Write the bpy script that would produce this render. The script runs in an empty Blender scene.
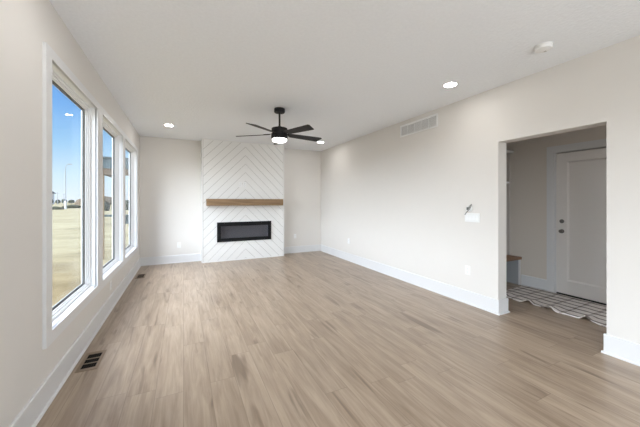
import bpy, bmesh, math, random
from mathutils import Vector, Matrix, noise as mnoise
R = math.radians
C = bpy.context.scene.collection
S = bpy.context.scene

# ------------------------------------------------------------------ camera
cam = bpy.data.cameras.new('camera')
cam.sensor_fit = 'HORIZONTAL'; cam.sensor_width = 36.0
cam.lens = 36.0 * 282.0 / 640.0
cam.shift_y = -12.2 / 640.0
cam.clip_start = 0.05; cam.clip_end = 1500
camo = bpy.data.objects.new('camera', cam); C.objects.link(camo)
camo.location = (0, 0, 1.36)
camo.rotation_euler = (R(90), 0, R(-25.829))
S.camera = camo

# ------------------------------------------------------------------ sky, sun, fill lamps, exposure
S.view_settings.view_transform = 'Standard'
S.view_settings.look = 'None'
S.view_settings.gamma = 1.0
S.view_settings.use_curve_mapping = False
S.view_settings.exposure = 0.47
SKY_STRENGTH = 0.85
W = bpy.data.worlds.new('sky'); S.world = W; W.use_nodes = True
wn = W.node_tree.nodes; wl = W.node_tree.links; wn.clear()
tc = wn.new('ShaderNodeTexCoord'); sp = wn.new('ShaderNodeSeparateXYZ')
rp = wn.new('ShaderNodeValToRGB'); bg = wn.new('ShaderNodeBackground'); wo = wn.new('ShaderNodeOutputWorld')
wl.new(tc.outputs['Generated'], sp.inputs[0]); wl.new(sp.outputs['Z'], rp.inputs[0])
e = rp.color_ramp.elements
e[0].position = 0.0; e[0].color = (0.78, 0.88, 0.97, 1)
e[1].position = 0.34; e[1].color = (0.10, 0.31, 0.78, 1)
for p_, c_ in ((0.07, (0.62, 0.82, 0.96, 1)), (0.15, (0.36, 0.64, 0.93, 1)), (0.25, (0.17, 0.43, 0.86, 1))):
    k = e.new(p_); k.color = c_
bg.inputs[1].default_value = SKY_STRENGTH
wl.new(rp.outputs[0], bg.inputs[0]); wl.new(bg.outputs[0], wo.inputs[0])

SUN = 14.3
sun = bpy.data.lights.new('sun', 'SUN'); sun.energy = SUN; sun.angle = R(100); sun.color = (0.86, 0.935, 1.0)
so = bpy.data.objects.new('sun', sun); C.objects.link(so)
so.rotation_euler = Vector((0.84, 0.10, -0.42)).to_track_quat('-Z', 'Y').to_euler()

def area(name, loc, d, sx, sy, power, col):
    l = bpy.data.lights.new(name, 'AREA'); l.shape = 'RECTANGLE'; l.size = sx; l.size_y = sy
    l.energy = power; l.color = col
    o = bpy.data.objects.new(name, l); C.objects.link(o); o.location = loc
    o.rotation_euler = Vector(d).to_track_quat('-Z', 'Z').to_euler()
    return o
# added fill lamps behind the camera; the rear one tilts up at the ceiling
area('rear_fill', (1.3, -3.62, 1.25), (0, 1, 1.2), 3.2, 2.1, 84, (0.90, 0.955, 1.0))
area('side_fill', (-0.93, -1.2, 1.1), (1, 0, 0.25), 1.8, 2.0, 8, (0.88, 0.95, 1.0))
LAMP = 70.0          # radiance of the ceiling lamps' lenses

# ------------------------------------------------------------------ mesh helpers
class MB:
    def __init__(s): s.bm = bmesh.new()
    def box(s, x0, x1, y0, y1, z0, z1):
        v = [s.bm.verts.new(p) for p in ((x0,y0,z0),(x1,y0,z0),(x1,y1,z0),(x0,y1,z0),(x0,y0,z1),(x1,y0,z1),(x1,y1,z1),(x0,y1,z1))]
        for f in ((0,3,2,1),(4,5,6,7),(0,1,5,4),(1,2,6,5),(2,3,7,6),(3,0,4,7)): s.bm.faces.new([v[i] for i in f])
        return s
    def ring(s, y0, y1, z0, z1, w, x0, x1):       # rectangular frame in the YZ plane
        s.box(x0, x1, y0, y1, z0, z0+w); s.box(x0, x1, y0, y1, z1-w, z1)
        s.box(x0, x1, y0, y0+w, z0+w, z1-w); s.box(x0, x1, y1-w, y1, z0+w, z1-w); return s
    def ringy(s, x0, x1, z0, z1, w, y0, y1):      # rectangular frame in the XZ plane
        s.box(x0, x1, y0, y1, z0, z0+w); s.box(x0, x1, y0, y1, z1-w, z1)
        s.box(x0, x0+w, y0, y1, z0+w, z1-w); s.box(x1-w, x1, y0, y1, z0+w, z1-w); return s
    def prism(s, poly, ax, a0, a1):               # polygon extruded along axis ax
        def P(p, a):
            q = list(p); q.insert(ax, a); return q
        lo = [s.bm.verts.new(P(p, a0)) for p in poly]; hi = [s.bm.verts.new(P(p, a1)) for p in poly]
        n = len(poly)
        s.bm.faces.new(lo); s.bm.faces.new(hi[::-1])
        for i in range(n): s.bm.faces.new((lo[i], hi[i], hi[(i+1) % n], lo[(i+1) % n]))
        return s
    def lathe(s, prof, n=40, c=(0,0,0), M=None):  # profile (r, z)
        M = M or Matrix.Identity(4); rows = []
        for r, z in prof:
            if r < 1e-6: rows.append([s.bm.verts.new((M @ Vector((0,0,z))) + Vector(c))])
            else: rows.append([s.bm.verts.new((M @ Vector((r*math.cos(6.28318530718*i/n), r*math.sin(6.28318530718*i/n), z))) + Vector(c)) for i in range(n)])
        for a, b in zip(rows, rows[1:]):
            for i in range(n):
                j = (i+1) % n
                if len(a) == 1 and len(b) == 1: break
                if len(a) == 1: s.bm.faces.new((a[0], b[j], b[i]))
                elif len(b) == 1: s.bm.faces.new((a[i], a[j], b[0]))
                else: s.bm.faces.new((a[i], a[j], b[j], b[i]))
        return s
    def tube(s, pts, r, n=8):
        pts = [Vector(p) for p in pts]; rows = []
        rr = r if isinstance(r, (list, tuple)) else [r]*len(pts)
        for i, p in enumerate(pts):
            d = (pts[min(i+1, len(pts)-1)] - pts[max(i-1, 0)]).normalized()
            u = d.cross(Vector((0,0,1)))
            if u.length < 1e-3: u = d.cross(Vector((1,0,0)))
            u.normalize(); v = d.cross(u)
            rows.append([s.bm.verts.new(p + (u*math.cos(6.28318530718*k/n) + v*math.sin(6.28318530718*k/n))*rr[i]) for k in range(n)])
        for a, b in zip(rows, rows[1:]):
            for i in range(n): s.bm.faces.new((a[i], a[(i+1) % n], b[(i+1) % n], b[i]))
        s.bm.faces.new(rows[0][::-1]); s.bm.faces.new(rows[-1]); return s
    def build(s, name, m, parent=None, bevel=0, smooth=False, loc=None):
        bmesh.ops.recalc_face_normals(s.bm, faces=s.bm.faces)
        me = bpy.data.meshes.new(name); s.bm.to_mesh(me); s.bm.free()
        me.materials.append(m)
        o = bpy.data.objects.new(name, me); C.objects.link(o)
        if parent: o.parent = parent
        if loc: o.location = loc
        if bevel:
            b = o.modifiers.new('bevel', 'BEVEL'); b.width = bevel; b.segments = 2; b.limit_method = 'ANGLE'; b.angle_limit = R(40)
        if smooth:
            for p in me.polygons: p.use_smooth = True
            me.set_sharp_from_angle(angle=R(38))
        return o

def tag(o, label, cat, group=None, kind=None):
    o['label'] = label; o['category'] = cat
    if group: o['group'] = group
    if kind: o['kind'] = kind
    return o
def struct(o, label, cat): return tag(o, label, cat, kind='structure')
def thing(name, label, cat, loc=(0,0,0), rz=0, group=None):
    o = bpy.data.objects.new(name, None); C.objects.link(o); o.empty_display_size = 0.1
    o.location = loc; o.rotation_euler = (0, 0, R(rz)); return tag(o, label, cat, group)
def copy_tree(o, parent=None):
    c = o.copy(); C.objects.link(c)
    if parent: c.parent = parent
    for ch in list(o.children): copy_tree(ch, c)
    return c
def repeat(proto, label, loc, rz=0):
    c = copy_tree(proto); c.location = loc; c.rotation_euler = (0, 0, R(rz)); c['label'] = label; return c

# ------------------------------------------------------------------ materials
def mat(name, col, rough=0.5, spec=0.3, metal=0.0, bump=0, bscale=100, var=0, vscale=6):
    m = bpy.data.materials.new(name); m.use_nodes = True
    n = m.node_tree.nodes; l = m.node_tree.links; b = n['Principled BSDF']
    b.inputs['Base Color'].default_value = (*col, 1); b.inputs['Roughness'].default_value = rough
    b.inputs['Specular IOR Level'].default_value = spec; b.inputs['Metallic'].default_value = metal
    t = n.new('ShaderNodeTexCoord')
    nz = n.new('ShaderNodeTexNoise'); nz.inputs['Scale'].default_value = vscale; nz.inputs['Detail'].default_value = 4
    l.new(t.outputs['Object'], nz.inputs['Vector'])
    mx = n.new('ShaderNodeMix'); mx.data_type = 'RGBA'
    mx.inputs['A'].default_value = (*[c*(1-var) for c in col], 1); mx.inputs['B'].default_value = (*[min(1, c*(1+var)) for c in col], 1)
    l.new(nz.outputs['Fac'], mx.inputs['Factor']); l.new(mx.outputs['Result'], b.inputs['Base Color'])
    if bump:
        n2 = n.new('ShaderNodeTexNoise'); n2.inputs['Scale'].default_value = bscale; n2.inputs['Detail'].default_value = 3
        bp = n.new('ShaderNodeBump'); bp.inputs['Strength'].default_value = bump; bp.inputs['Distance'].default_value = 0.004
        l.new(t.outputs['Object'], n2.inputs['Vector']); l.new(n2.outputs['Fac'], bp.inputs['Height']); l.new(bp.outputs[0], b.inputs['Normal'])
    return m
def emit(name, col, s):
    m = bpy.data.materials.new(name); m.use_nodes = True
    n = m.node_tree.nodes; n.clear(); a = n.new('ShaderNodeEmission'); o = n.new('ShaderNodeOutputMaterial')
    a.inputs[0].default_value = (*col, 1); a.inputs[1].default_value = s; m.node_tree.links.new(a.outputs[0], o.inputs[0]); return m
def glass_mat(name, tint=(1, 1, 1), f0=0.01, fmax=0.17):
    m = bpy.data.materials.new(name); m.use_nodes = True
    n = m.node_tree.nodes; l = m.node_tree.links; n.clear()
    tr = n.new('ShaderNodeBsdfTransparent'); tr.inputs[0].default_value = (*tint, 1)
    gl = n.new('ShaderNodeBsdfGlossy'); gl.inputs['Roughness'].default_value = 0.0
    lw = n.new('ShaderNodeLayerWeight'); lw.inputs[0].default_value = 0.5
    pw = n.new('ShaderNodeMath'); pw.operation = 'POWER'; pw.inputs[1].default_value = 5
    mr = n.new('ShaderNodeMapRange'); mr.inputs['To Min'].default_value = f0; mr.inputs['To Max'].default_value = fmax
    mx = n.new('ShaderNodeMixShader'); o = n.new('ShaderNodeOutputMaterial')
    l.new(lw.outputs['Facing'], pw.inputs[0]); l.new(pw.outputs[0], mr.inputs['Value']); l.new(mr.outputs[0], mx.inputs[0])
    l.new(tr.outputs[0], mx.inputs[1]); l.new(gl.outputs[0], mx.inputs[2]); l.new(mx.outputs[0], o.inputs[0]); return m

M_wall = mat('wall_paint', (0.755, 0.727, 0.693), 0.65, 0.2, bump=0.08, bscale=160, var=0.01)
M_mud = mat('mudroom_warm_light_paint', (0.74, 0.68, 0.615), 0.65, 0.2, bump=0.08, bscale=160, var=0.01)  # house wall paint with the mudroom's warm light put into the colour
M_ceil = mat('ceiling_paint', (0.875, 0.90, 0.93), 0.8, 0.1, bump=1.0, bscale=38, var=0.045, vscale=42)
M_trim = mat('trim_paint', (0.755, 0.755, 0.76), 0.4, 0.35, var=0.01)
M_vinyl = mat('window_vinyl', (0.88, 0.885, 0.89), 0.35, 0.4)
M_ship = mat('shiplap_paint', (0.84, 0.835, 0.82), 0.45, 0.3, var=0.015)
M_groove = mat('shiplap_groove', (0.55, 0.54, 0.52), 0.8, 0.1)
M_plate = mat('white_plastic', (0.86, 0.86, 0.855), 0.35, 0.4)
M_slot = mat('slot_black', (0.03, 0.03, 0.03), 0.6)
M_black = mat('satin_black', (0.008, 0.008, 0.009), 0.45, 0.15)
M_fan = mat('charcoal_metal', (0.018, 0.018, 0.02), 0.5, 0.2)
M_blade = mat('charcoal_blade', (0.03, 0.03, 0.031), 0.55, 0.2)
M_lens = emit('lamp_lens', (1.0, 0.985, 0.96), LAMP)
M_fanlens = emit('fan_lens', (1.0, 0.97, 0.93), 4.0)
M_door = mat('door_paint', (0.84, 0.81, 0.785), 0.4, 0.35)
M_bronze = mat('dark_hardware', (0.20, 0.19, 0.18), 0.35, 0.5, 0.8)
M_brownvent = mat('brown_vent_metal', (0.27, 0.20, 0.145), 0.45, 0.3)
M_dark = mat('dark_cavity', (0.012, 0.011, 0.010), 0.9, 0.05)
M_glass = glass_mat('window_glass')
M_fireglass = glass_mat('fireplace_glass', (0.8, 0.8, 0.82), 0.012, 0.3)
M_spacer = mat('glass_spacer', (0.34, 0.36, 0.36), 0.5, 0.2)
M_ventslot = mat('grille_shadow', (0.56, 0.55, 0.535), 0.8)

def wood(name, c0, c1, axis, rough=0.55):
    m = bpy.data.materials.new(name); m.use_nodes = True
    n = m.node_tree.nodes; l = m.node_tree.links; b = n['Principled BSDF']; b.inputs['Roughness'].default_value = rough
    b.inputs['Specular IOR Level'].default_value = 0.25
    t = n.new('ShaderNodeTexCoord'); mp = n.new('ShaderNodeMapping'); sc = [22, 22, 22]; sc[axis] = 1.4
    mp.inputs['Scale'].default_value = sc
    nz = n.new('ShaderNodeTexNoise'); nz.inputs['Scale'].default_value = 1.5; nz.inputs['Detail'].default_value = 6; nz.inputs['Distortion'].default_value = 0.6
    r = n.new('ShaderNodeValToRGB'); r.color_ramp.elements[0].position = 0.3; r.color_ramp.elements[1].position = 0.72
    r.color_ramp.elements[0].color = (*c0, 1); r.color_ramp.elements[1].color = (*c1, 1)
    l.new(t.outputs['Object'], mp.inputs[0]); l.new(mp.outputs[0], nz.inputs['Vector']); l.new(nz.outputs['Fac'], r.inputs[0]); l.new(r.outputs[0], b.inputs['Base Color'])
    return m
M_mantel = wood('mantel_oak', (0.20, 0.125, 0.068), (0.32, 0.21, 0.12), 0)
M_bench = wood('bench_wood', (0.20, 0.12, 0.075), (0.32, 0.20, 0.13), 0)

def floor_mat():
    m = bpy.data.materials.new('oak_plank_floor'); m.use_nodes = True
    n = m.node_tree.nodes; l = m.node_tree.links; b = n['Principled BSDF']
    def mth(op, a, c=None, d=None):
        k = n.new('ShaderNodeMath'); k.operation = op
        for i, v in enumerate((a, c, d)):
            if v is None: continue
            if isinstance(v, (int, float)): k.inputs[i].default_value = v
            else: l.new(v, k.inputs[i])
        return k.outputs[0]
    PW, PL = 0.18, 1.22
    t = n.new('ShaderNodeTexCoord'); s = n.new('ShaderNodeSeparateXYZ'); l.new(t.outputs['Object'], s.inputs[0])
    X, Y = s.outputs[0], s.outputs[1]
    xr = mth('DIVIDE', X, PW); row = mth('FLOOR', xr); fx = mth('FRACT', xr)
    wr = n.new('ShaderNodeTexWhiteNoise'); wr.noise_dimensions = '1D'; l.new(row, wr.inputs['W'])
    yu = mth('ADD', mth('DIVIDE', Y, PL), wr.outputs['Value']); pl = mth('FLOOR', yu); fy = mth('FRACT', yu)
    cb = n.new('ShaderNodeCombineXYZ'); l.new(row, cb.inputs[0]); l.new(pl, cb.inputs[1])
    wp = n.new('ShaderNodeTexWhiteNoise'); wp.noise_dimensions = '2D'; l.new(cb.outputs[0], wp.inputs['Vector'])
    rnd = wp.outputs['Value']
    off = mth('MULTIPLY', rnd, 37.0)
    def nz(sx, sy, scale, det, dist, rough=0.5):
        c = n.new('ShaderNodeCombineXYZ')
        l.new(mth('ADD', mth('MULTIPLY', X, sx), off), c.inputs[0]); l.new(mth('ADD', mth('MULTIPLY', Y, sy), off), c.inputs[1]); l.new(off, c.inputs[2])
        k = n.new('ShaderNodeTexNoise'); k.inputs['Scale'].default_value = scale; k.inputs['Detail'].default_value = det
        k.inputs['Distortion'].default_value = dist; k.inputs['Roughness'].default_value = rough
        l.new(c.outputs[0], k.inputs['Vector']); return k.outputs['Fac']
    fine = nz(1.0, 0.05, 70, 4, 0.4, 0.6)
    mid = nz(1.0, 0.10, 13, 5, 1.2, 0.6)
    big = nz(1.0, 0.09, 8.0, 3, 0.9)
    knot = nz(1.0, 0.12, 11.0, 3, 0.5)
    def ramp(v, p0, p1):
        k = n.new('ShaderNodeMapRange'); k.interpolation_type = 'SMOOTHSTEP'; k.inputs['From Min'].default_value = p0; k.inputs['From Max'].default_value = p1
        l.new(v, k.inputs['Value']); return k.outputs[0]
    v = mth('MULTIPLY', ramp(fine, 0.25, 0.75), 0.22)
    v = mth('ADD', v, mth('MULTIPLY', ramp(mid, 0.3, 0.72), 0.36))
    v = mth('ADD', v, mth('MULTIPLY', ramp(big, 0.30, 0.70), 0.20))
    v = mth('ADD', v, mth('ADD', 0.05, mth('MULTIPLY', rnd, 0.15)))
    r = n.new('ShaderNodeValToRGB'); l.new(v, r.inputs[0]); e = r.color_ramp.elements
    e[0].position = 0.10; e[0].color = (0.25, 0.18, 0.124, 1); e[1].position = 0.88; e[1].color = (0.49, 0.385, 0.287, 1)
    k = e.new(0.5); k.color = (0.38, 0.287, 0.207, 1)
    mx = n.new('ShaderNodeMix'); mx.data_type = 'RGBA'; l.new(r.outputs[0], mx.inputs['A']); mx.inputs['B'].default_value = (0.175, 0.12, 0.083, 1)
    l.new(mth('MULTIPLY', ramp(knot, 0.59, 0.73), 0.72), mx.inputs['Factor'])
    ex = mth('MULTIPLY', mth('MINIMUM', fx, mth('SUBTRACT', 1.0, fx)), PW); ey = mth('MULTIPLY', mth('MINIMUM', fy, mth('SUBTRACT', 1.0, fy)), PL)
    seam = mth('SUBTRACT', 1.0, ramp(mth('MINIMUM', ex, ey), 0.0008, 0.003))
    m2 = n.new('ShaderNodeMix'); m2.data_type = 'RGBA'; l.new(mx.outputs['Result'], m2.inputs['A']); m2.inputs['B'].default_value = (0.16, 0.115, 0.085, 1)
    l.new(mth('MULTIPLY', seam, 0.5), m2.inputs['Factor']); l.new(m2.outputs['Result'], b.inputs['Base Color'])
    b.inputs['Roughness'].default_value = 0.33; b.inputs['Specular IOR Level'].default_value = 0.6
    bp = n.new('ShaderNodeBump'); bp.inputs['Strength'].default_value = 0.15; bp.inputs['Distance'].default_value = 0.002
    l.new(mth('SUBTRACT', mth('MULTIPLY', fine, 0.4), seam), bp.inputs['Height']); l.new(bp.outputs[0], b.inputs['Normal'])
    return m
M_floor = floor_mat()

# ------------------------------------------------------------------ the room
XL, XR, BW, H = -0.83, 3.41, 7.0, 2.74
RW = -3.6                                   # rear wall, behind the camera
MX0, MX1, MY0, MY1 = 3.57, 4.95, -0.2, 3.14 # mudroom
WIN = [(2.54, 3.68), (3.885, 5.065), (5.245, 6.48)]; WZ0, WZ1 = 0.475, 2.335
OY0, OY1, OZ = 1.155, 2.12, 2.076           # cased opening to the mudroom

f = MB(); f.box(XL-0.17, 5.1, RW-0.1, BW+0.15, -0.12, 0.0)
struct(f.build('floor', M_floor), 'light oak plank floor running to the fireplace wall', 'floor')
c = MB(); c.box(XL-0.17, 5.1, RW-0.1, BW+0.15, H, H+0.16)
struct(c.build('ceiling', M_ceil), 'off-white textured flat ceiling', 'ceiling')
w = MB(); wx0 = -0.945; g = 0.014          # the openings are a lining's thickness larger than the reveals
ys = [RW-0.1]
for a_, b_ in [(-2.1, -0.3)] + WIN: ys += [a_-g, b_+g]
ys.append(BW+0.15)
for i in range(0, len(ys), 2): w.box(wx0, XL, ys[i], ys[i+1], 0, H)
w.box(wx0, XL, ys[1], ys[2], 2.1, H)
for i in (3, 5, 7):
    w.box(wx0, XL, ys[i], ys[i+1], 0, WZ0-g); w.box(wx0, XL, ys[i], ys[i+1], WZ1+g, H)
struct(w.build('wall_left', M_wall), 'warm white wall holding the three tall windows', 'wall')
w = MB(); w.box(XL, 5.1, BW, BW+0.15, 0, H)
struct(w.build('wall_back', M_wall), 'warm white far wall behind the fireplace', 'wall')
w = MB(); w.box(XR, MX0, OY1, BW, 0, H); w.box(XR, MX0, OY0, OY1, OZ, H); w.box(XR, MX0, RW, OY0, 0, H)
struct(w.build('wall_right', M_wall), 'long warm white wall with the doorless opening to the mudroom', 'wall')
w = MB(); w.box(XL, -0.32, RW-0.1, RW, 0, H); w.box(2.92, XR+0.16, RW-0.1, RW, 0, H)
w.box(-0.32, 2.92, RW-0.1, RW, 0, 0.2); w.box(-0.32, 2.92, RW-0.1, RW, 2.32, H)  # opening made for the rear fill lamp
struct(w.build('wall_rear', M_wall), 'wall behind the camera with a wide opening for the added fill lamp', 'wall')
DY0, DY1, DZ = 1.312, 2.236, 2.07
w = MB(); w.box(MX1, 5.1, MY0, DY0-0.015, 0, H); w.box(MX1, 5.1, DY1+0.015, MY1+0.12, 0, H); w.box(MX1, 5.1, DY0-0.015, DY1+0.015, DZ+0.015, H)
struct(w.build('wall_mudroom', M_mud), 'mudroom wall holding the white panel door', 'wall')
w = MB(); w.box(MX0, MX1, MY1, MY1+0.12, 0, H)
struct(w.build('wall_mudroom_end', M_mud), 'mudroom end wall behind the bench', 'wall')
w = MB(); w.box(MX0, 5.1, MY0-0.12, MY0, 0, H)
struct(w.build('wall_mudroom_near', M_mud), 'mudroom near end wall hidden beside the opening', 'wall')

# baseboards: tall flat board with a small shoe moulding
BH, BT, SH = 0.172, 0.015, 0.018
def base(name, runs, label):
    m = MB()
    for (ax, p, sgn, a0, a1, *ex) in runs:
        ex = ex or (0, 0)       # ax: the axis the board runs along; p: wall plane; sgn: side it stands on
        prof = [(0, 0), (sgn*BT, 0), (sgn*BT, BH-0.006), (sgn*(BT-0.005), BH), (0, BH)]
        shoe = [(sgn*BT, 0), (sgn*(BT+SH*0.75), 0), (sgn*(BT+SH*0.7), SH*0.55), (sgn*(BT+0.004), SH), (sgn*BT, SH)]
        m.prism([(p+u, z) for u, z in prof], ax, a0, a1)
        s0 = a0-SH*0.75 if ex[0] else a0; s1 = a1+SH*0.75 if ex[1] else a1
        m.prism([(p+u, z) for u, z in shoe], ax, s0, s1)
    return struct(m.build(name, M_trim), label, 'baseboard')
base('baseboard_left', [(1, XL, 1, 0.2, BW)], 'white baseboard under the windows')
SX0, SX1, SY = 0.365, 2.25, 6.70            # shiplap chimney breast
base('baseboard_back', [(0, BW, -1, XL, SX0), (0, BW, -1, SX1, XR)], 'white baseboard on the far wall either side of the fireplace')
base('baseboard_right', [(1, XR, -1, OY1-BT, BW-BT-0.014, 1, 0), (0, OY1, -1, XR+0.0003, MX0-0.0003), (1, MX0, 1, OY1-BT, MY1, 1, 0),
                         (1, XR, -1, -3.5, OY0+BT, 0, 1), (0, OY0, 1, XR+0.0003, MX0-0.0003), (1, MX0, 1, MY0, OY0+BT, 0, 1)], 'white baseboard along the right wall, wrapping into the mudroom opening')
base('baseboard_mudroom', [(1, MX1, -1, DY1+0.104, 2.70), (1, MX1, -1, MY0, DY0-0.104)], 'white baseboard between the bench and the door casing')

# windows: lining, vinyl frame, dark spacer, pane
for i, (a, b) in enumerate(WIN):
    fr = MB(); fr.ring(a, b, WZ0, WZ1, 0.020, -0.943, -0.872); fr.ring(a+0.020, b-0.020, WZ0+0.020, WZ1-0.020, 0.012, -0.940, -0.886); fr.ring(a+0.032, b-0.032, WZ0+0.032, WZ1-0.032, 0.009, -0.938, -0.897)
    fo = struct(fr.build('window_%d' % (i+1), M_vinyl, bevel=0.002), ('tall white framed window nearest the camera', 'tall white framed window in the middle of the three', 'tall white framed window nearest the fireplace wall')[i], 'window')
    ln = MB(); ln.ring(a-g, b+g, WZ0-g, WZ1+g, g, -0.944, -0.822); ln.build('window_jamb', M_vinyl, fo)
    s_ = MB(); s_.ring(a+0.041, b-0.041, WZ0+0.041, WZ1-0.041, 0.012, -0.9300, -0.9165); s_.build('glass_spacer', M_spacer, fo)
    s_ = MB(); s_.ring(a+0.053, b-0.053, WZ0+0.053, WZ1-0.053, 0.003, -0.9200, -0.9165); s_.build('sealant', M_slot, fo)
    s_ = MB(); s_.ring(a+0.041, b-0.041, WZ0+0.041, WZ1-0.041, 0.004, -0.9115, -0.9085); s_.build('gasket', M_slot, fo)
    for gx in (-0.916, -0.9345):
        p = MB(); p.box(gx, gx+0.004, a+0.040, b-0.040, WZ0+0.040, WZ1-0.040); p.build('window_pane', M_glass, fo)
cs = MB(); cw = 0.09; ya, yb = WIN[0][0], WIN[2][1]
cs.box(XL, -0.81, ya-cw, yb+cw, WZ1, WZ1+cw-0.02); cs.box(XL, -0.81, ya-cw, yb+cw, WZ0-cw+0.005, WZ0)
cs.box(XL, -0.81, ya-cw, ya, WZ0, WZ1); cs.box(XL, -0.81, yb, yb+cw, WZ0, WZ1)
cs.box(XL, -0.81, WIN[0][1], WIN[1][0], WZ0, WZ1); cs.box(XL, -0.81, WIN[1][1], WIN[2][0], WZ0, WZ1)
struct(cs.build('trim_1', M_trim), 'flat white casing framing the row of three windows', 'trim')

# mudroom door and its casing
dr = MB(); x0, x1 = MX1+0.012, MX1+0.057; st = 0.13
ya, yb, za, zb = DY0+0.005, DY1-0.005, 0.024, DZ-0.008
dr.box(x0, x1, ya, ya+st, za, zb); dr.box(x0, x1, yb-st, yb, za, zb); dr.box(x0, x1, ya+st, yb-st, za, za+0.19); dr.box(x0, x1, ya+st, yb-st, zb-st, zb)
do = struct(dr.build('door_1', M_door, bevel=0.001), 'white single-panel door in the mudroom with dark knob and deadbolt', 'door')
p = MB(); p.box(x0+0.018, x1-0.012, ya+st, yb-st, za+0.19, zb-st); p.build('door_panel', M_door, do)
p = MB(); q0, q1, q2, q3, mw = ya+st, yb-st, za+0.19, zb-st, 0.020     # sloped moulding round the panel
for (A, B, A2, B2) in (((q0, q2), (q1, q2), (q0+mw, q2+mw), (q1-mw, q2+mw)), ((q1, q2), (q1, q3), (q1-mw, q2+mw), (q1-mw, q3-mw)), ((q1, q3), (q0, q3), (q1-mw, q3-mw), (q0+mw, q3-mw)), ((q0, q3), (q0, q2), (q0+mw, q3-mw), (q0+mw, q2+mw))):
    vs = [p.bm.verts.new(v) for v in ((x0+0.003, *A), (x0+0.003, *B), (x0+0.0178, *B2), (x0+0.0178, *A2))]
    p.bm.faces.new(vs)
p.build('panel_moulding', M_door, do)
Mx = Matrix.Rotation(R(-90), 4, 'Y')
kb = MB(); kb.lathe([(0.0, 0), (0.029, 0), (0.029, 0.005), (0.012, 0.008), (0.011, 0.020), (0.023, 0.028), (0.025, 0.040), (0.018, 0.048), (0, 0.050)], 28, (x0, 2.162, 0.925), Mx); kb.build('door_knob', M_bronze, do, smooth=True)
kb = MB(); kb.lathe([(0.0, 0), (0.028, 0), (0.028, 0.007), (0.022, 0.011), (0, 0.011)], 28, (x0, 2.162, 1.07), Mx); kb.box(x0-0.024, x0-0.010, 2.146, 2.178, 1.064, 1.076); kb.build('deadbolt', M_bronze, do, smooth=True)
sw = MB(); sw.box(x0+0.004, x1, ya, yb, 0.0, 0.023); sw.build('door_sweep', M_slot, do)
dj = MB(); dj.box(MX1-0.002, 5.1, DY0-0.015, DY0, 0, DZ+0.015); dj.box(MX1-0.002, 5.1, DY1, DY1+0.015, 0, DZ+0.015); dj.box(MX1-0.002, 5.1, DY0, DY1, DZ, DZ+0.015)
dj.build('door_jamb', M_trim, do)
dk = MB(); dk.box(x1+0.002, 5.1, DY0, DY1, 0.0, DZ); dk.build('door_gap_backing', M_slot, do)  # black sheet behind the slab, so the gap around it looks shaded
cs = MB(); cs.box(MX1-0.018, MX1, DY1+0.008, DY1+0.104, 0, DZ+0.008); cs.box(MX1-0.018, MX1, DY0-0.104, DY0-0.008, 0, DZ+0.008); cs.box(MX1-0.018, MX1, DY0-0.104, DY1+0.104, DZ+0.008, DZ+0.104)
struct(cs.build('trim_2', M_trim), 'flat white casing around the mudroom door', 'trim')

# ------------------------------------------------------------------ fireplace wall
HX0, HX1, HZ0, HZ1 = 0.715, 1.88, 0.475, 0.85      # hole for the firebox
th_ = thing('fireplace_surround', 'white chevron shiplap chimney breast rising to the ceiling', 'fireplace surround', (1.3075, 6.85, 0))
ox, oy = 1.3075, 6.85
m = MB(); yb = BW - oy - 0.001; yf = SY - oy + 0.012
zt = H - 0.001
m.box(SX0-ox, HX0-ox, yf, yb, 0.001, zt); m.box(HX1-ox, SX1-ox, yf, yb, 0.001, zt); m.box(HX0-ox, HX1-ox, yf, yb, 0.001, HZ0); m.box(HX0-ox, HX1-ox, yf, yb, HZ1, zt)
m.build('core', M_groove, th_)
def clip(poly, fn):
    out = []
    for i in range(len(poly)):
        a, b = poly[i], poly[(i+1) % len(poly)]; fa, fb = fn(a), fn(b)
        if fa >= 0: out.append(a)
        if (fa >= 0) != (fb >= 0):
            t = fa/(fa-fb); out.append((a[0]+(b[0]-a[0])*t, a[1]+(b[1]-a[1])*t))
    return out
m = MB(); pitch = 0.1985; gap = 0.0065
e0, e1 = SX0-ox+0.027, SX1-ox-0.027
for sgn in (-1, 1):
    lim = (e0, 0.0) if sgn < 0 else (0.0, e1)
    hx = (HX0-ox, HX1-ox)
    cells = []
    xs = sorted(set([lim[0], lim[1]] + [v for v in hx if lim[0] < v < lim[1]]))
    for a, b in zip(xs, xs[1:]):
        if a >= hx[0]-1e-6 and b <= hx[1]+1e-6: cells += [(a, b, 0.022, HZ0), (a, b, HZ1, H-0.022)]
        else: cells.append((a, b, 0.022, H-0.022))
    for k in range(-7, 22):
        zc = 2.63 - pitch*k                      # height of the groove at the centre line
        for a, b, c0, c1 in cells:
            lo = lambda q: q[1] - (zc - pitch + gap - abs(q[0]))
            hi = lambda q: (zc - gap - abs(q[0])) - q[1]
            pl = [(a, c0), (b, c0), (b, c1), (a, c1)]
            pl = clip(pl, lo)
            if len(pl) > 2: pl = clip(pl, hi)
            if len(pl) > 2 and (max(q[0] for q in pl)-min(q[0] for q in pl)) > 1e-4: m.prism(pl, 1, SY-oy, yf)
m.build('chevron_board', M_ship, th_)
for a, b in ((SX0-ox-0.003, SX0-ox+0.020), (SX1-ox-0.020, SX1-ox+0.003)):
    m = MB(); m.box(a, b, SY-oy-0.002, yb, 0.002, zt-0.001); m.build('corner_trim', M_ship, th_)
for a, b in ((0.001, 0.022), (H-0.022, zt)):
    m = MB(); m.box(SX0-ox+0.020, SX1-ox-0.020, SY-oy-0.001, yf, a, b); m.build('edge_trim', M_ship, th_)

t = thing('mantel_shelf', 'chunky brown oak beam mantel across the shiplap', 'mantel', (1.3075, SY, 1.262))
m = MB(); m.box(-0.858, 0.858, -0.2, -0.003, 0, 0.150); m.build('beam', M_mantel, t, bevel=0.004)

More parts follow.
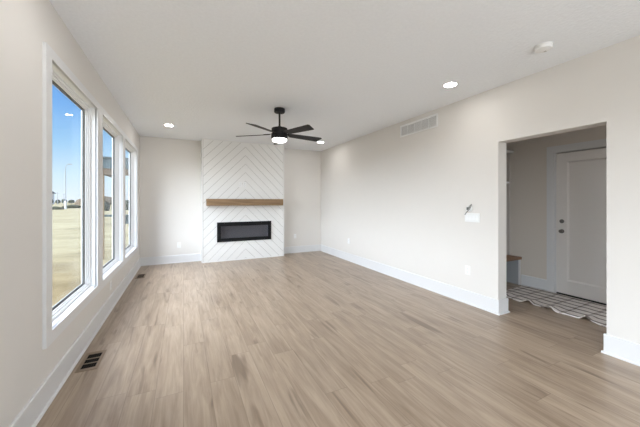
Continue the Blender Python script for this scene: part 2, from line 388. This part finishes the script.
t = thing('electric_fireplace', 'long black linear electric fireplace set in the shiplap below the mantel', 'fireplace', (1.3, SY-0.003, 0.44))
m = MB(); fx0, fx1, fz = -0.624, 0.618, 0.445
m.box(fx0, fx1, -0.022, 0, 0, 0.080); m.box(fx0, fx1, -0.022, 0, fz-0.090, fz); m.box(fx0, fx0+0.078, -0.022, 0, 0.080, fz-0.090); m.box(fx1-0.078, fx1, -0.022, 0, 0.080, fz-0.090)
m.build('frame', M_black, t, bevel=0.003)
m = MB(); bx0, bx1 = HX0-1.3+0.002, HX1-1.3-0.002; z0, z1 = HZ0-0.44+0.002, HZ1-0.44-0.002
m.box(bx0, bx1, 0.17, 0.18, z0, z1); m.box(bx0, bx0+0.01, 0.012, 0.17, z0, z1); m.box(bx1-0.01, bx1, 0.012, 0.17, z0, z1); m.box(bx0+0.01, bx1-0.01, 0.012, 0.17, z0, z0+0.01); m.box(bx0+0.01, bx1-0.01, 0.012, 0.17, z1-0.01, z1)
m.build('firebox', mat('firebox_reflection_grey', (0.28, 0.272, 0.275), 0.7, 0.1), t)  # grey of the room reflected in the glass, put into the firebox colour
m = MB(); m.box(fx0+0.07, fx1-0.07, -0.008, -0.004, 0.074, fz-0.084); m.build('glass_front', M_fireglass, t)
m = MB(); random.seed(4)
for i in range(170):
    x = random.uniform(bx0+0.04, bx1-0.04); y = random.uniform(0.03, 0.15); r = random.uniform(0.006, 0.012)
    mm = Matrix.Rotation(random.uniform(0, 3), 4, Vector((random.random(), random.random(), random.random()+0.1)).normalized())
    m.lathe([(0, -r), (r*0.9, -r*0.2), (r*0.7, r*0.5), (0, r)], 5, (x, y, z0+0.0232+r*0.3), mm)
cr = m.build('ember_crystals', mat('crystal_grey', (0.22, 0.22, 0.225), 0.5, 0.2), t); cr['kind'] = 'stuff'
m = MB(); m.box(bx0+0.011, bx1-0.011, 0.022, 0.168, z0+0.0102, z0+0.022); m.build('ember_tray', M_black, t)

# ------------------------------------------------------------------ ceiling fan
FX, FY = 1.29, 4.05
t = thing('ceiling_fan', 'charcoal five-blade ceiling fan with lit white lens hanging mid-room', 'ceiling fan', (FX, FY, H))
m = MB(); m.lathe([(0, 0), (0.078, 0), (0.080, -0.006), (0.080, -0.048), (0.074, -0.058), (0.020, -0.060), (0, -0.060)], 48); m.build('canopy', M_fan, t, smooth=True)
m = MB(); m.lathe([(0.0, -0.058), (0.014, -0.058), (0.014, -0.255), (0.024, -0.262), (0.030, -0.290), (0.0, -0.290)], 24); m.build('downrod', M_fan, t, smooth=True)
m = MB(); m.lathe([(0, -0.284), (0.060, -0.285), (0.112, -0.292), (0.118, -0.298), (0.118, -0.345), (0.108, -0.350), (0.108, -0.372), (0.122, -0.376), (0.122, -0.446), (0.116, -0.452), (0, -0.452)], 56); m.build('motor_housing', M_fan, t, smooth=True)
m = MB(); m.lathe([(0.108, -0.4515), (0.109, -0.462), (0.103, -0.482), (0.082, -0.496), (0.045, -0.504), (0, -0.506)], 48); m.build('lamp_lens', M_fanlens, t, smooth=True)
def blade():
    m = MB(); pts = [(0.155, -0.050), (0.20, -0.058), (0.40, -0.066), (0.668, -0.074), (0.690, -0.060), (0.655, 0.070), (0.640, 0.074), (0.40, 0.064), (0.20, 0.056), (0.155, 0.048)]
    m.prism(pts, 2, -0.004, 0.004); return m
b0 = None
for k in range(5):
    if b0 is None:
        b0 = blade().build('blade', M_blade, t, bevel=0.002); b0.location = (0, 0, -0.378)
        a = MB(); a.prism([(0.095, -0.022), (0.16, -0.030), (0.235, -0.040), (0.235, 0.040), (0.16, 0.030), (0.095, 0.022)], 2, 0.0042, 0.0105); arm0 = a.build('blade_arm', M_fan, b0, bevel=0.002)
        b = b0
    else:
        b = b0.copy(); C.objects.link(b); b.parent = t; a = arm0.copy(); C.objects.link(a); a.parent = b
    b.rotation_euler = (R(-13), R(1.2), R(3 + 72*k)); b.rotation_mode = 'XYZ'

# ------------------------------------------------------------------ ceiling fittings
t = thing('recessed_light', 'lit recessed downlight in the ceiling near the mudroom opening', 'ceiling light', (2.84, 2.33, H), group='recessed ceiling downlights')
m = MB(); m.lathe([(0.0665, -0.001), (0.068, -0.0055), (0.086, -0.003), (0.089, 0.0)], 48); m.build('trim_ring', M_plate, t, smooth=True)
m = MB(); m.lathe([(0.0, -0.0075), (0.052, -0.0068), (0.066, -0.0035), (0.066, -0.001), (0, -0.001)], 40); m.build('lens', M_lens, t)
repeat(t, 'lit recessed downlight between window wall and fireplace', (-0.24, 5.79, H))
repeat(t, 'lit recessed downlight in the far right ceiling corner beyond the fan blade', (2.89, 5.93, H))
repeat(t, 'added unseen downlight that brightens the mudroom, above the door side', (4.2, 0.5, H))  # added lamp, out of view, lifts the dim mudroom
repeat(t, 'lit recessed downlight at the top edge of the picture above the nearest window', (-0.25, 2.14, H))

t = thing('smoke_detector', 'round white smoke detector on the ceiling above the mudroom opening', 'smoke detector', (2.88, 1.39, H))
m = MB(); m.lathe([(0, 0), (0.070, 0), (0.070, -0.010), (0, -0.010)], 40); m.build('mounting_base', M_plate, t, smooth=True)
m = MB(); m.lathe([(0, -0.0102), (0.064, -0.0102), (0.066, -0.020), (0.060, -0.034), (0.045, -0.040), (0.0, -0.042)], 40); m.build('cover', M_plate, t, smooth=True)
m = MB(); m.box(0.015, 0.035, -0.008, 0.008, -0.0435, -0.040); m.build('test_button', M_ventslot, t)

t = thing('wall_vent', 'long white return-air grille high on the right wall', 'vent', (XR, 3.413, 2.572))
m = MB(); m.ring(-0.402, 0.402, -0.100, 0.100, 0.026, -0.011, -0.0005); m.build('frame', M_plate, t, bevel=0.002)
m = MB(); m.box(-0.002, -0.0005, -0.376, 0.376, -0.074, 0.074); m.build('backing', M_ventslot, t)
m = MB()
for i in range(9): m.prism([(-0.0095, -0.070+i*0.0163), (-0.0025, -0.060+i*0.0163), (-0.0025, -0.0575+i*0.0163), (-0.0095, -0.0675+i*0.0163)], 1, -0.376, 0.376)
m.build('louvres', M_plate, t)
for y in (-0.226, -0.075, 0.075, 0.226):
    m = MB(); m.box(-0.0108, -0.0022, y-0.003, y+0.003, -0.074, 0.074); m.build('divider', M_plate, t)

# ------------------------------------------------------------------ outlets and switches
def outlet_proto(label, loc, rz):
    t = thing('wall_outlet', label, 'outlet', loc, rz, 'white wall outlets')
    m = MB(); m.box(-0.036, 0.036, -0.006, -0.0003, -0.058, 0.058); m.build('cover_plate', M_plate, t, bevel=0.002)
    s = MB(); s.lathe([(0, 0), (0.0165, 0), (0.0165, 0.0022), (0, 0.0022)], 24, (0, 0, 0), Matrix.Rotation(R(90), 4, 'X'))
    s0 = s.build('socket', M_vinyl, t); s0.location = (0, -0.0061, 0.021)
    k = MB(); k.box(-0.0075, -0.0050, -0.0026, -0.0021, -0.004, 0.006); k.box(0.005, 0.0075, -0.0026, -0.0021, -0.004, 0.006); k.box(-0.002, 0.002, -0.0026, -0.0021, -0.012, -0.008)
    k0 = k.build('slot', M_slot, s0)
    s1 = s0.copy(); C.objects.link(s1); s1.location = (0, -0.0061, -0.021); k1 = k0.copy(); C.objects.link(k1); k1.parent = s1
    return t
ol = outlet_proto('white wall outlet low on the right wall below the light switches', (XR, 2.526, 0.442), -90)
repeat(ol, 'white wall outlet low on the right wall near the far corner', (XR, 5.534, 0.45), -90)
repeat(ol, 'white wall outlet low on the far wall between windows and shiplap', (-0.09, BW, 0.39), 0)
repeat(ol, 'white wall outlet low on the far wall right of the shiplap', (2.654, BW, 0.44), 0)
repeat(ol, 'white wall outlet under the middle window', (XL, 4.363, 0.30), 90)
repeat(ol, 'left one of the two white plates on the shiplap above the mantel', (1.190, SY-0.0012, 1.752), 0)
repeat(ol, 'right one of the two white plates on the shiplap above the mantel', (1.285, SY-0.0012, 1.752), 0)

t = thing('light_switch', 'white four-gang rocker switch plate left of the mudroom opening', 'light switch', (XR, 2.46, 1.146), -90)
m = MB(); m.box(-0.105, 0.105, -0.007, -0.0003, -0.058, 0.058); m.build('cover_plate', M_plate, t, bevel=0.002)
r0 = None
for k in range(4):
    if r0 is None:
        m = MB(); m.prism([(-0.0072, -0.033), (-0.012, -0.033), (-0.0085, 0.0), (-0.0078, 0.033), (-0.0072, 0.033)], 0, -0.0165, 0.0165); r0 = m.build('rocker', M_vinyl, t); r = r0
    else:
        r = r0.copy(); C.objects.link(r); r.parent = t
    r.location = (-0.069 + 0.046*k, 0, 0)
t = thing('thermostat_base', 'bare thermostat backplate with loose grey wires above the switch plate', 'thermostat', (XR, 2.50, 1.262), -90)
m = MB(); m.lathe([(0, 0), (0.042, 0), (0.042, 0.010), (0.036, 0.014), (0, 0.014)], 36, (0, -0.0003, 0), Matrix.Rotation(R(90), 4, 'X')); m.build('backplate', M_plate, t, smooth=True)
m = MB(); m.box(-0.019, 0.019, -0.036, -0.0145, -0.017, 0.021); m.build('terminal_block', mat('terminal_grey', (0.13, 0.13, 0.12), 0.6), t, bevel=0.004)
m = MB(); m.tube([(0.050, -0.030, 0.060), (0.054, -0.042, 0.040), (0.046, -0.050, 0.010), (0.020, -0.056, -0.025), (-0.012, -0.052, -0.055), (-0.034, -0.045, -0.078)], 0.0065, 8)
m.tube([(0.010, -0.0365, 0.008), (0.034, -0.048, 0.03), (0.050, -0.030, 0.060)], 0.005, 8); m.build('wire', mat('wire_grey', (0.26, 0.26, 0.25), 0.6), t, smooth=True)

# ------------------------------------------------------------------ floor registers
t = thing('floor_register', 'brown metal floor vent beside the baseboard under the nearest window', 'floor vent', (-0.703, 3.01, 0), group='brown floor vents')
m = MB(); 
for bx in ((-0.072, 0.072, -0.160, -0.122), (-0.072, 0.072, 0.122, 0.160), (-0.072, -0.050, -0.122, 0.122), (0.050, 0.072, -0.122, 0.122)): m.box(bx[0], bx[1], bx[2], bx[3], 0.0005, 0.006)
for y in (-0.040, 0.040): m.box(-0.050, 0.050, y-0.005, y+0.005, 0.0005, 0.0055)
m.build('frame', M_brownvent, t, bevel=0.0015)
m = MB(); m.box(-0.050, 0.050, -0.122, 0.122, 0.0004, 0.0012); m.build('duct_opening', M_dark, t)
m = MB()
for j in range(7): m.box(-0.0465+j*0.0155-0.0012, -0.0465+j*0.0155+0.0012, -0.121, 0.121, 0.0013, 0.0032)
m.build('louvres', mat('louvre_dark', (0.035, 0.028, 0.022), 0.6), t)
repeat(t, 'brown metal floor vent near the fireplace wall corner', (-0.695, 6.02, 0))

# ------------------------------------------------------------------ mudroom furniture
M_locker = mat('locker_greige', (0.62, 0.585, 0.55), 0.5, 0.3)
M_base = mat('bench_shade_grey', (0.36, 0.375, 0.39), 0.6, 0.2)  # cubby panels darkened in colour for the shade under the seat
t = thing('mudroom_bench', 'built-in white locker bench with brown wood seat at the mudroom end wall', 'bench', (4.26, MY1-0.001, 0))
x0, x1 = MX0+0.02-4.26, MX1-0.002-4.26
m = MB(); m.box(x0, x1, -0.445, 0, 0.415, 0.455); m.build('seat', M_bench, t, bevel=0.003)
for nm, a, b in (('side_panel', x1-0.03, x1), ('side_panel', x0, x0+0.03), ('side_panel', -0.015, 0.015)):
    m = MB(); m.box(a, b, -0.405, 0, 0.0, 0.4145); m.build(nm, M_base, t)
    m = MB(); m.box(a, b, -0.425, -0.4055, 0.0, 0.4145); m.build('face_stile', M_trim, t)
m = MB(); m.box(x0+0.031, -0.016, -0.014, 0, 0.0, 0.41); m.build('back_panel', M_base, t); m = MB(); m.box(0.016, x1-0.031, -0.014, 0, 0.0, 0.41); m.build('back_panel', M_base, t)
m = MB(); m.box(x0, x1, -0.018, 0, 0.456, 2.16); m.build('back_panel', M_locker, t)
for a, b in ((x1-0.022, x1), (x0, x0+0.022)):
    m = MB(); m.box(a, b, -0.262, -0.019, 0.456, 2.159); m.build('upright', M_locker, t)
m = MB(); m.box(x0, x1, -0.32, 0, 2.1605, 2.20); m.build('shelf', M_trim, t, bevel=0.002)
m = MB(); m.box(x0+0.023, x1-0.023, -0.262, -0.019, 1.66, 1.69); m.build('shelf', M_trim, t, bevel=0.002)
m = MB(); m.box(x0+0.023, x1-0.023, -0.036, -0.019, 1.42, 1.54); m.build('hook_rail', M_locker, t)

def rug_mat():
    m = bpy.data.materials.new('plaid_rug'); m.use_nodes = True
    n = m.node_tree.nodes; l = m.node_tree.links; b = n['Principled BSDF']; b.inputs['Roughness'].default_value = 0.95; b.inputs['Specular IOR Level'].default_value = 0.05
    t = n.new('ShaderNodeTexCoord'); s = n.new('ShaderNodeSeparateXYZ'); l.new(t.outputs['Object'], s.inputs[0])
    def mth(op, a, c):
        k = n.new('ShaderNodeMath'); k.operation = op
        for i, v in enumerate((a, c)):
            if isinstance(v, (int, float)): k.inputs[i].default_value = v
            else: l.new(v, k.inputs[i])
        return k.outputs[0]
    def line(v, per, wid):
        return mth('LESS_THAN', mth('ABSOLUTE', mth('SUBTRACT', mth('FRACT', mth('DIVIDE', mth('ADD', v, wob), per), 0), 0.5), 0), wid/per/2)
    n0 = n.new('ShaderNodeTexNoise'); n0.inputs['Scale'].default_value = 7; l.new(t.outputs['Object'], n0.inputs['Vector']); wob = mth('MULTIPLY', mth('SUBTRACT', n0.outputs['Fac'], 0.5), 0.055)
    a = line(s.outputs[0], 0.140, 0.034); c = line(s.outputs[1], 0.19, 0.03)
    nz = n.new('ShaderNodeTexNoise'); nz.inputs['Scale'].default_value = 90; l.new(t.outputs['Object'], nz.inputs['Vector'])
    w = mth('ADD', mth('MULTIPLY', a, 0.80), mth('MULTIPLY', c, 0.38)); w = mth('MINIMUM', w, 1.0)
    w = mth('ADD', w, mth('MULTIPLY', mth('SUBTRACT', nz.outputs['Fac'], 0.5), 0.35))
    r = n.new('ShaderNodeValToRGB'); l.new(w, r.inputs[0]); e = r.color_ramp.elements
    e[0].position = 0.0; e[0].color = (0.86, 0.81, 0.78, 1); e[1].position = 1.0; e[1].color = (0.15, 0.115, 0.095, 1)
    l.new(r.outputs[0], b.inputs['Base Color']); return m
bm = bmesh.new(); NX, NY = 40, 130; rx0, rx1, ry0, ry1 = 4.115, 4.905, 0.75, 2.63; grid = []
for j in range(NY+1):
    v = j/NY; y = ry0+(ry1-ry0)*v; row = []
    edge = 0.018*math.sin(y*13.0)+0.012*math.sin(y*29+1)+0.03*(2.05-y)*0.0
    for i in range(NX+1):
        u = i/NX; k = max(0.0, 1-u/0.42)
        x = rx0 + (rx1-rx0)*u + edge*k
        nn = mnoise.noise(Vector((x*2.2, y*5.2, 3.1)))
        ridge = max(0.0, math.sin(y*21+1.4*mnoise.noise(Vector((y*2.3, 0, 7)))*3))**2
        z = 0.014 + k*k*(0.042*ridge + 0.008*max(nn, 0)) + 0.006*max(0, nn)
        row.append(bm.verts.new((x-4.5, y-1.7, z)))
    grid.append(row)
for j in range(NY):
    for i in range(NX): bm.faces.new((grid[j][i], grid[j][i+1], grid[j+1][i+1], grid[j+1][i]))
me = bpy.data.meshes.new('rug'); bm.to_mesh(me); bm.free(); me.materials.append(rug_mat())
for p in me.polygons: p.use_smooth = True
rug = bpy.data.objects.new('rug', me); C.objects.link(rug); rug.location = (4.5, 1.7, 0)
sd = rug.modifiers.new('solid', 'SOLIDIFY'); sd.thickness = 0.011; sd.offset = -1
tag(rug, 'rumpled grey and cream plaid runner rug on the floor before the mudroom door', 'rug')

# ------------------------------------------------------------------ outdoors
GZ = -0.4
def grass_mat():
    m = bpy.data.materials.new('dry_grass'); m.use_nodes = True
    n = m.node_tree.nodes; l = m.node_tree.links; b = n['Principled BSDF']; b.inputs['Roughness'].default_value = 0.95; b.inputs['Specular IOR Level'].default_value = 0.05
    t = n.new('ShaderNodeTexCoord'); mp = n.new('ShaderNodeMapping'); mp.inputs['Rotation'].default_value = (0, 0, R(-15)); mp.inputs['Scale'].default_value = (0.35, 1.0, 1)
    l.new(t.outputs['Object'], mp.inputs[0])
    a = n.new('ShaderNodeTexNoise'); a.inputs['Scale'].default_value = 0.55; a.inputs['Detail'].default_value = 8; a.inputs['Roughness'].default_value = 0.7
    l.new(mp.outputs[0], a.inputs['Vector'])
    r = n.new('ShaderNodeValToRGB'); l.new(a.outputs['Fac'], r.inputs[0]); e = r.color_ramp.elements
    e[0].position = 0.32; e[0].color = (0.17, 0.135, 0.07, 1); e[1].position = 0.66; e[1].color = (0.39, 0.33, 0.205, 1)
    k = e.new(0.48); k.color = (0.30, 0.25, 0.145, 1)
    s = n.new('ShaderNodeSeparateXYZ'); l.new(t.outputs['Object'], s.inputs[0])
    n3 = n.new('ShaderNodeTexNoise'); n3.inputs['Scale'].default_value = 0.8; n3.inputs['Detail'].default_value = 6; l.new(t.outputs['Object'], n3.inputs['Vector'])
    ad = n.new('ShaderNodeMath'); ad.operation = 'MULTIPLY_ADD'; ad.inputs[1].default_value = 4.0; l.new(n3.outputs['Fac'], ad.inputs[0]); l.new(s.outputs[1], ad.inputs[2])
    mr = n.new('ShaderNodeMapRange'); mr.inputs['From Min'].default_value = 10.5; mr.inputs['From Max'].default_value = 14.5; l.new(ad.outputs[0], mr.inputs['Value'])
    r2 = n.new('ShaderNodeValToRGB'); l.new(n3.outputs['Fac'], r2.inputs[0]); r2.color_ramp.elements[0].position = 0.35; r2.color_ramp.elements[1].position = 0.65
    r2.color_ramp.elements[0].color = (0.15, 0.11, 0.055, 1); r2.color_ramp.elements[1].color = (0.27, 0.21, 0.115, 1)
    mx = n.new('ShaderNodeMix'); mx.data_type = 'RGBA'; l.new(mr.outputs[0], mx.inputs['Factor']); l.new(r2.outputs[0], mx.inputs['A']); l.new(r.outputs[0], mx.inputs['B'])
    l.new(mx.outputs['Result'], b.inputs['Base Color']); return m
g_ = MB(); g_.box(-420, 420, -60, 700, GZ-0.5, GZ)
struct(g_.build('ground', grass_mat()), 'dry yellow field outside the windows', 'ground')

def blob(name, m, seed, sx, sy, sz, loc, parent=None, sub=3, amp=0.3):
    bm = bmesh.new(); bmesh.ops.create_icosphere(bm, subdivisions=sub, radius=1)
    for v in bm.verts:
        n_ = mnoise.noise(v.co*1.7+Vector((seed, seed*2, 0)))+0.5*mnoise.noise(v.co*4+Vector((seed, 3, 0)))
        v.co *= 1+amp*n_; v.co = Vector((v.co.x*sx, v.co.y*sy, max(v.co.z, -0.55)*sz))
    me = bpy.data.meshes.new(name); bm.to_mesh(me); bm.free(); me.materials.append(m)
    o = bpy.data.objects.new(name, me); C.objects.link(o); o.location = loc
    if parent: o.parent = parent
    return o
M_shrub = mat('shrub_green', (0.035, 0.04, 0.022), 0.9, 0.05, var=0.5, vscale=2)
M_mound = mat('brown_earth', (0.12, 0.088, 0.055), 0.95, 0.05, var=0.3, vscale=0.2)
M_tree = mat('tree_green', (0.04, 0.05, 0.032), 0.9, 0.05, var=0.5, vscale=0.7)
M_bark = mat('bark', (0.12, 0.09, 0.06), 0.9)
M_pole = mat('grey_pole', (0.34, 0.36, 0.39), 0.5)
mo = blob('hill', M_mound, 3.0, 9.5, 9, 4.4, (-37.5, 174, GZ), amp=0.15)
struct(mo, 'brown earth mound on the horizon', 'hill')
t = blob('shrub', M_shrub, 1, 1.9, 1.2, 0.62, (-25.6, 92.5, GZ+0.28)); tag(t, 'low dark shrub right of the street lamp base in the nearest window', 'shrub', 'low shrubs in the field')
t = blob('shrub', M_shrub, 2, 1.3, 1.0, 0.45, (-24.4, 78.5, GZ+0.18)); tag(t, 'low dark shrub left of the street lamp base in the nearest window', 'shrub', 'low shrubs in the field')
for i, (x, y, rx, rz, lb) in enumerate(((-68.6, 213, 1.25, 3.1, 'leftmost of the dark distant trees in the nearest window'), (-65.4, 213, 1.2, 2.7, 'second from the left of the dark distant trees in the nearest window'),
        (-62.6, 213, 1.3, 3.0, 'dark distant tree just left of the street lamp'), (-59.3, 213, 1.5, 2.6, 'dark distant tree just right of the street lamp'), (-55.8, 213, 1.5, 2.5, 'rightmost of the dark distant trees, beside the earth mound'))):
    tr = thing('tree', lb, 'tree', (x, y, GZ), 0, 'distant trees on the horizon')
    m = MB(); m.tube([(0, 0, 0), (0.1, 0, 0.5), (0, 0, 1.0)], [0.25, 0.2, 0.15]); m.build('trunk', M_bark, tr)
    blob('crown', M_tree, i*3.7, rx, rx*0.9, rz*0.5, (0, 0, rz*0.5+0.1), tr, amp=0.2)
for i, (x, y, rx, rz, lb) in enumerate(((-13.0, 64, 0.75, 1.9, 'dark bush beyond the table in the middle window, left one'), (-11.6, 64, 0.45, 1.8, 'dark bush beyond the table in the middle window, right one'), (-10.2, 68, 0.9, 2.1, 'dark bush seen through the window nearest the fireplace'))):
    b_ = blob('bush', M_tree, 20+i*2.3, rx, rx*0.9, rz*0.62, (x, y, GZ+rz*0.34), amp=0.15); tag(b_, lb, 'bush', 'bushes in the field')
lx, ly = -24.277, 83.362
t = thing('street_lamp', 'tall pale street lamp in the field outside the nearest window', 'street lamp', (lx, ly, GZ))
m = MB(); m.tube([(0, 0, 0), (0, 0, 8.6)], [0.11, 0.07], 10); m.build('pole', M_pole, t)
m = MB(); m.lathe([(0.0, 0), (0.22, 0), (0.22, 1.6), (0.10, 1.8), (0, 1.9)], 16); m.build('base', mat('white_concrete', (0.8, 0.8, 0.78), 0.8), t)
m = MB(); m.tube([(0, 0, 8.5), (0.02, 0, 9.4), (0.15, 0, 10.0), (0.5, 0, 10.25)], 0.055, 8); m.build('arm', M_pole, t)
m = MB(); m.prism([(0.4, 10.16), (1.2, 10.22), (1.15, 10.36), (0.45, 10.40)], 1, -0.16, 0.16); m.build('lamp_head', mat('lamp_head_grey', (0.35, 0.36, 0.38), 0.5), t)
for nm, x, y, h, lb in (('utility_pole', -60.3, 195.8, 6.6, 'thin utility pole left of the street lamp on the horizon'), ('utility_pole', -57.2, 194.3, 6.0, 'thin utility pole just behind the street lamp on the horizon')):
    t = thing(nm, lb, 'utility pole', (x, y, GZ), 0, 'utility poles on the horizon')
    m = MB(); m.tube([(0, 0, 0), (0, 0, h)], [0.16, 0.12], 8); m.build('pole', M_pole, t); m = MB(); m.box(-0.7, 0.7, -0.08, 0.08, h-0.6, h-0.45); m.build('crossarm', M_pole, t)
t = thing('house', 'far grey-roofed house at the left edge of the nearest window', 'house', (-74.6, 231.9, GZ), 0)
m = MB(); m.box(-9.0, -0.3, -4, 6, 0, 6.7); m.build('wall', mat('house_siding', (0.72, 0.75, 0.79), 0.8), t)
m = MB(); m.prism([(-9.8, 6.701), (0.7, 6.701), (-4.5, 11.0)], 1, -4.6, 6.5); m.build('roof', mat('grey_shingle', (0.09, 0.10, 0.115), 0.9, var=0.3, vscale=2), t)
for x in (-7.6, -4.8, -2.0):
    m = MB(); m.box(x, x+1.1, -4.06, -4.001, 3.9, 5.3); m.build('window', mat('house_window', (0.1, 0.12, 0.14), 0.2), t)

t = thing('picnic_table', 'low dark table on the field seen through the middle window', 'table', (-4.7, 26.9, GZ))
M_tbl = mat('dark_teal_timber', (0.045, 0.075, 0.08), 0.7, var=0.3)
m = MB(); m.box(-1.6, 1.6, -0.5, 0.5, 0.58, 0.70); m.build('table_top', M_tbl, t)
m = MB(); m.box(-0.1, 1.55, -0.35, 0.35, 0.0, 0.579); m.build('pedestal', M_tbl, t)
m = MB(); m.box(-1.55, -1.40, -0.4, 0.4, 0.0, 0.579); m.build('leg', M_tbl, t)

t = thing('covered_patio', 'covered patio roof with brown beam seen through the two farther windows', 'patio cover', (-1.6, 10.6, GZ))
z0 = -GZ
m = MB(); m.box(-0.75, 0.75, -0.10, 0.10, 2.17+z0, 2.36+z0); m.build('beam', wood('beam_brown', (0.12, 0.085, 0.055), (0.22, 0.16, 0.11), 0), t)
m = MB(); m.box(-0.75, 0.75, -0.13, 0.13, 2.361+z0, 2.66+z0); m.build('fascia', mat('teal_fascia', (0.10, 0.145, 0.155), 0.7), t)
m = MB(); m.box(-0.90, 0.75, -0.20, 3.0, 2.661+z0, 2.70+z0); m.build('roof', mat('patio_roof', (0.10, 0.13, 0.14), 0.8), t)
for y in (0.0, 2.8):
    m = MB(); m.box(-0.70, -0.58, y-0.06, y+0.06, 0.0, 2.17+z0); m.build('post', wood('post_brown', (0.30, 0.20, 0.11), (0.42, 0.30, 0.18), 2), t)
m = MB(); m.box(-0.70, -0.60, 0.1, 2.7, 2.20+z0, 2.36+z0); m.build('side_beam', M_bark, t)
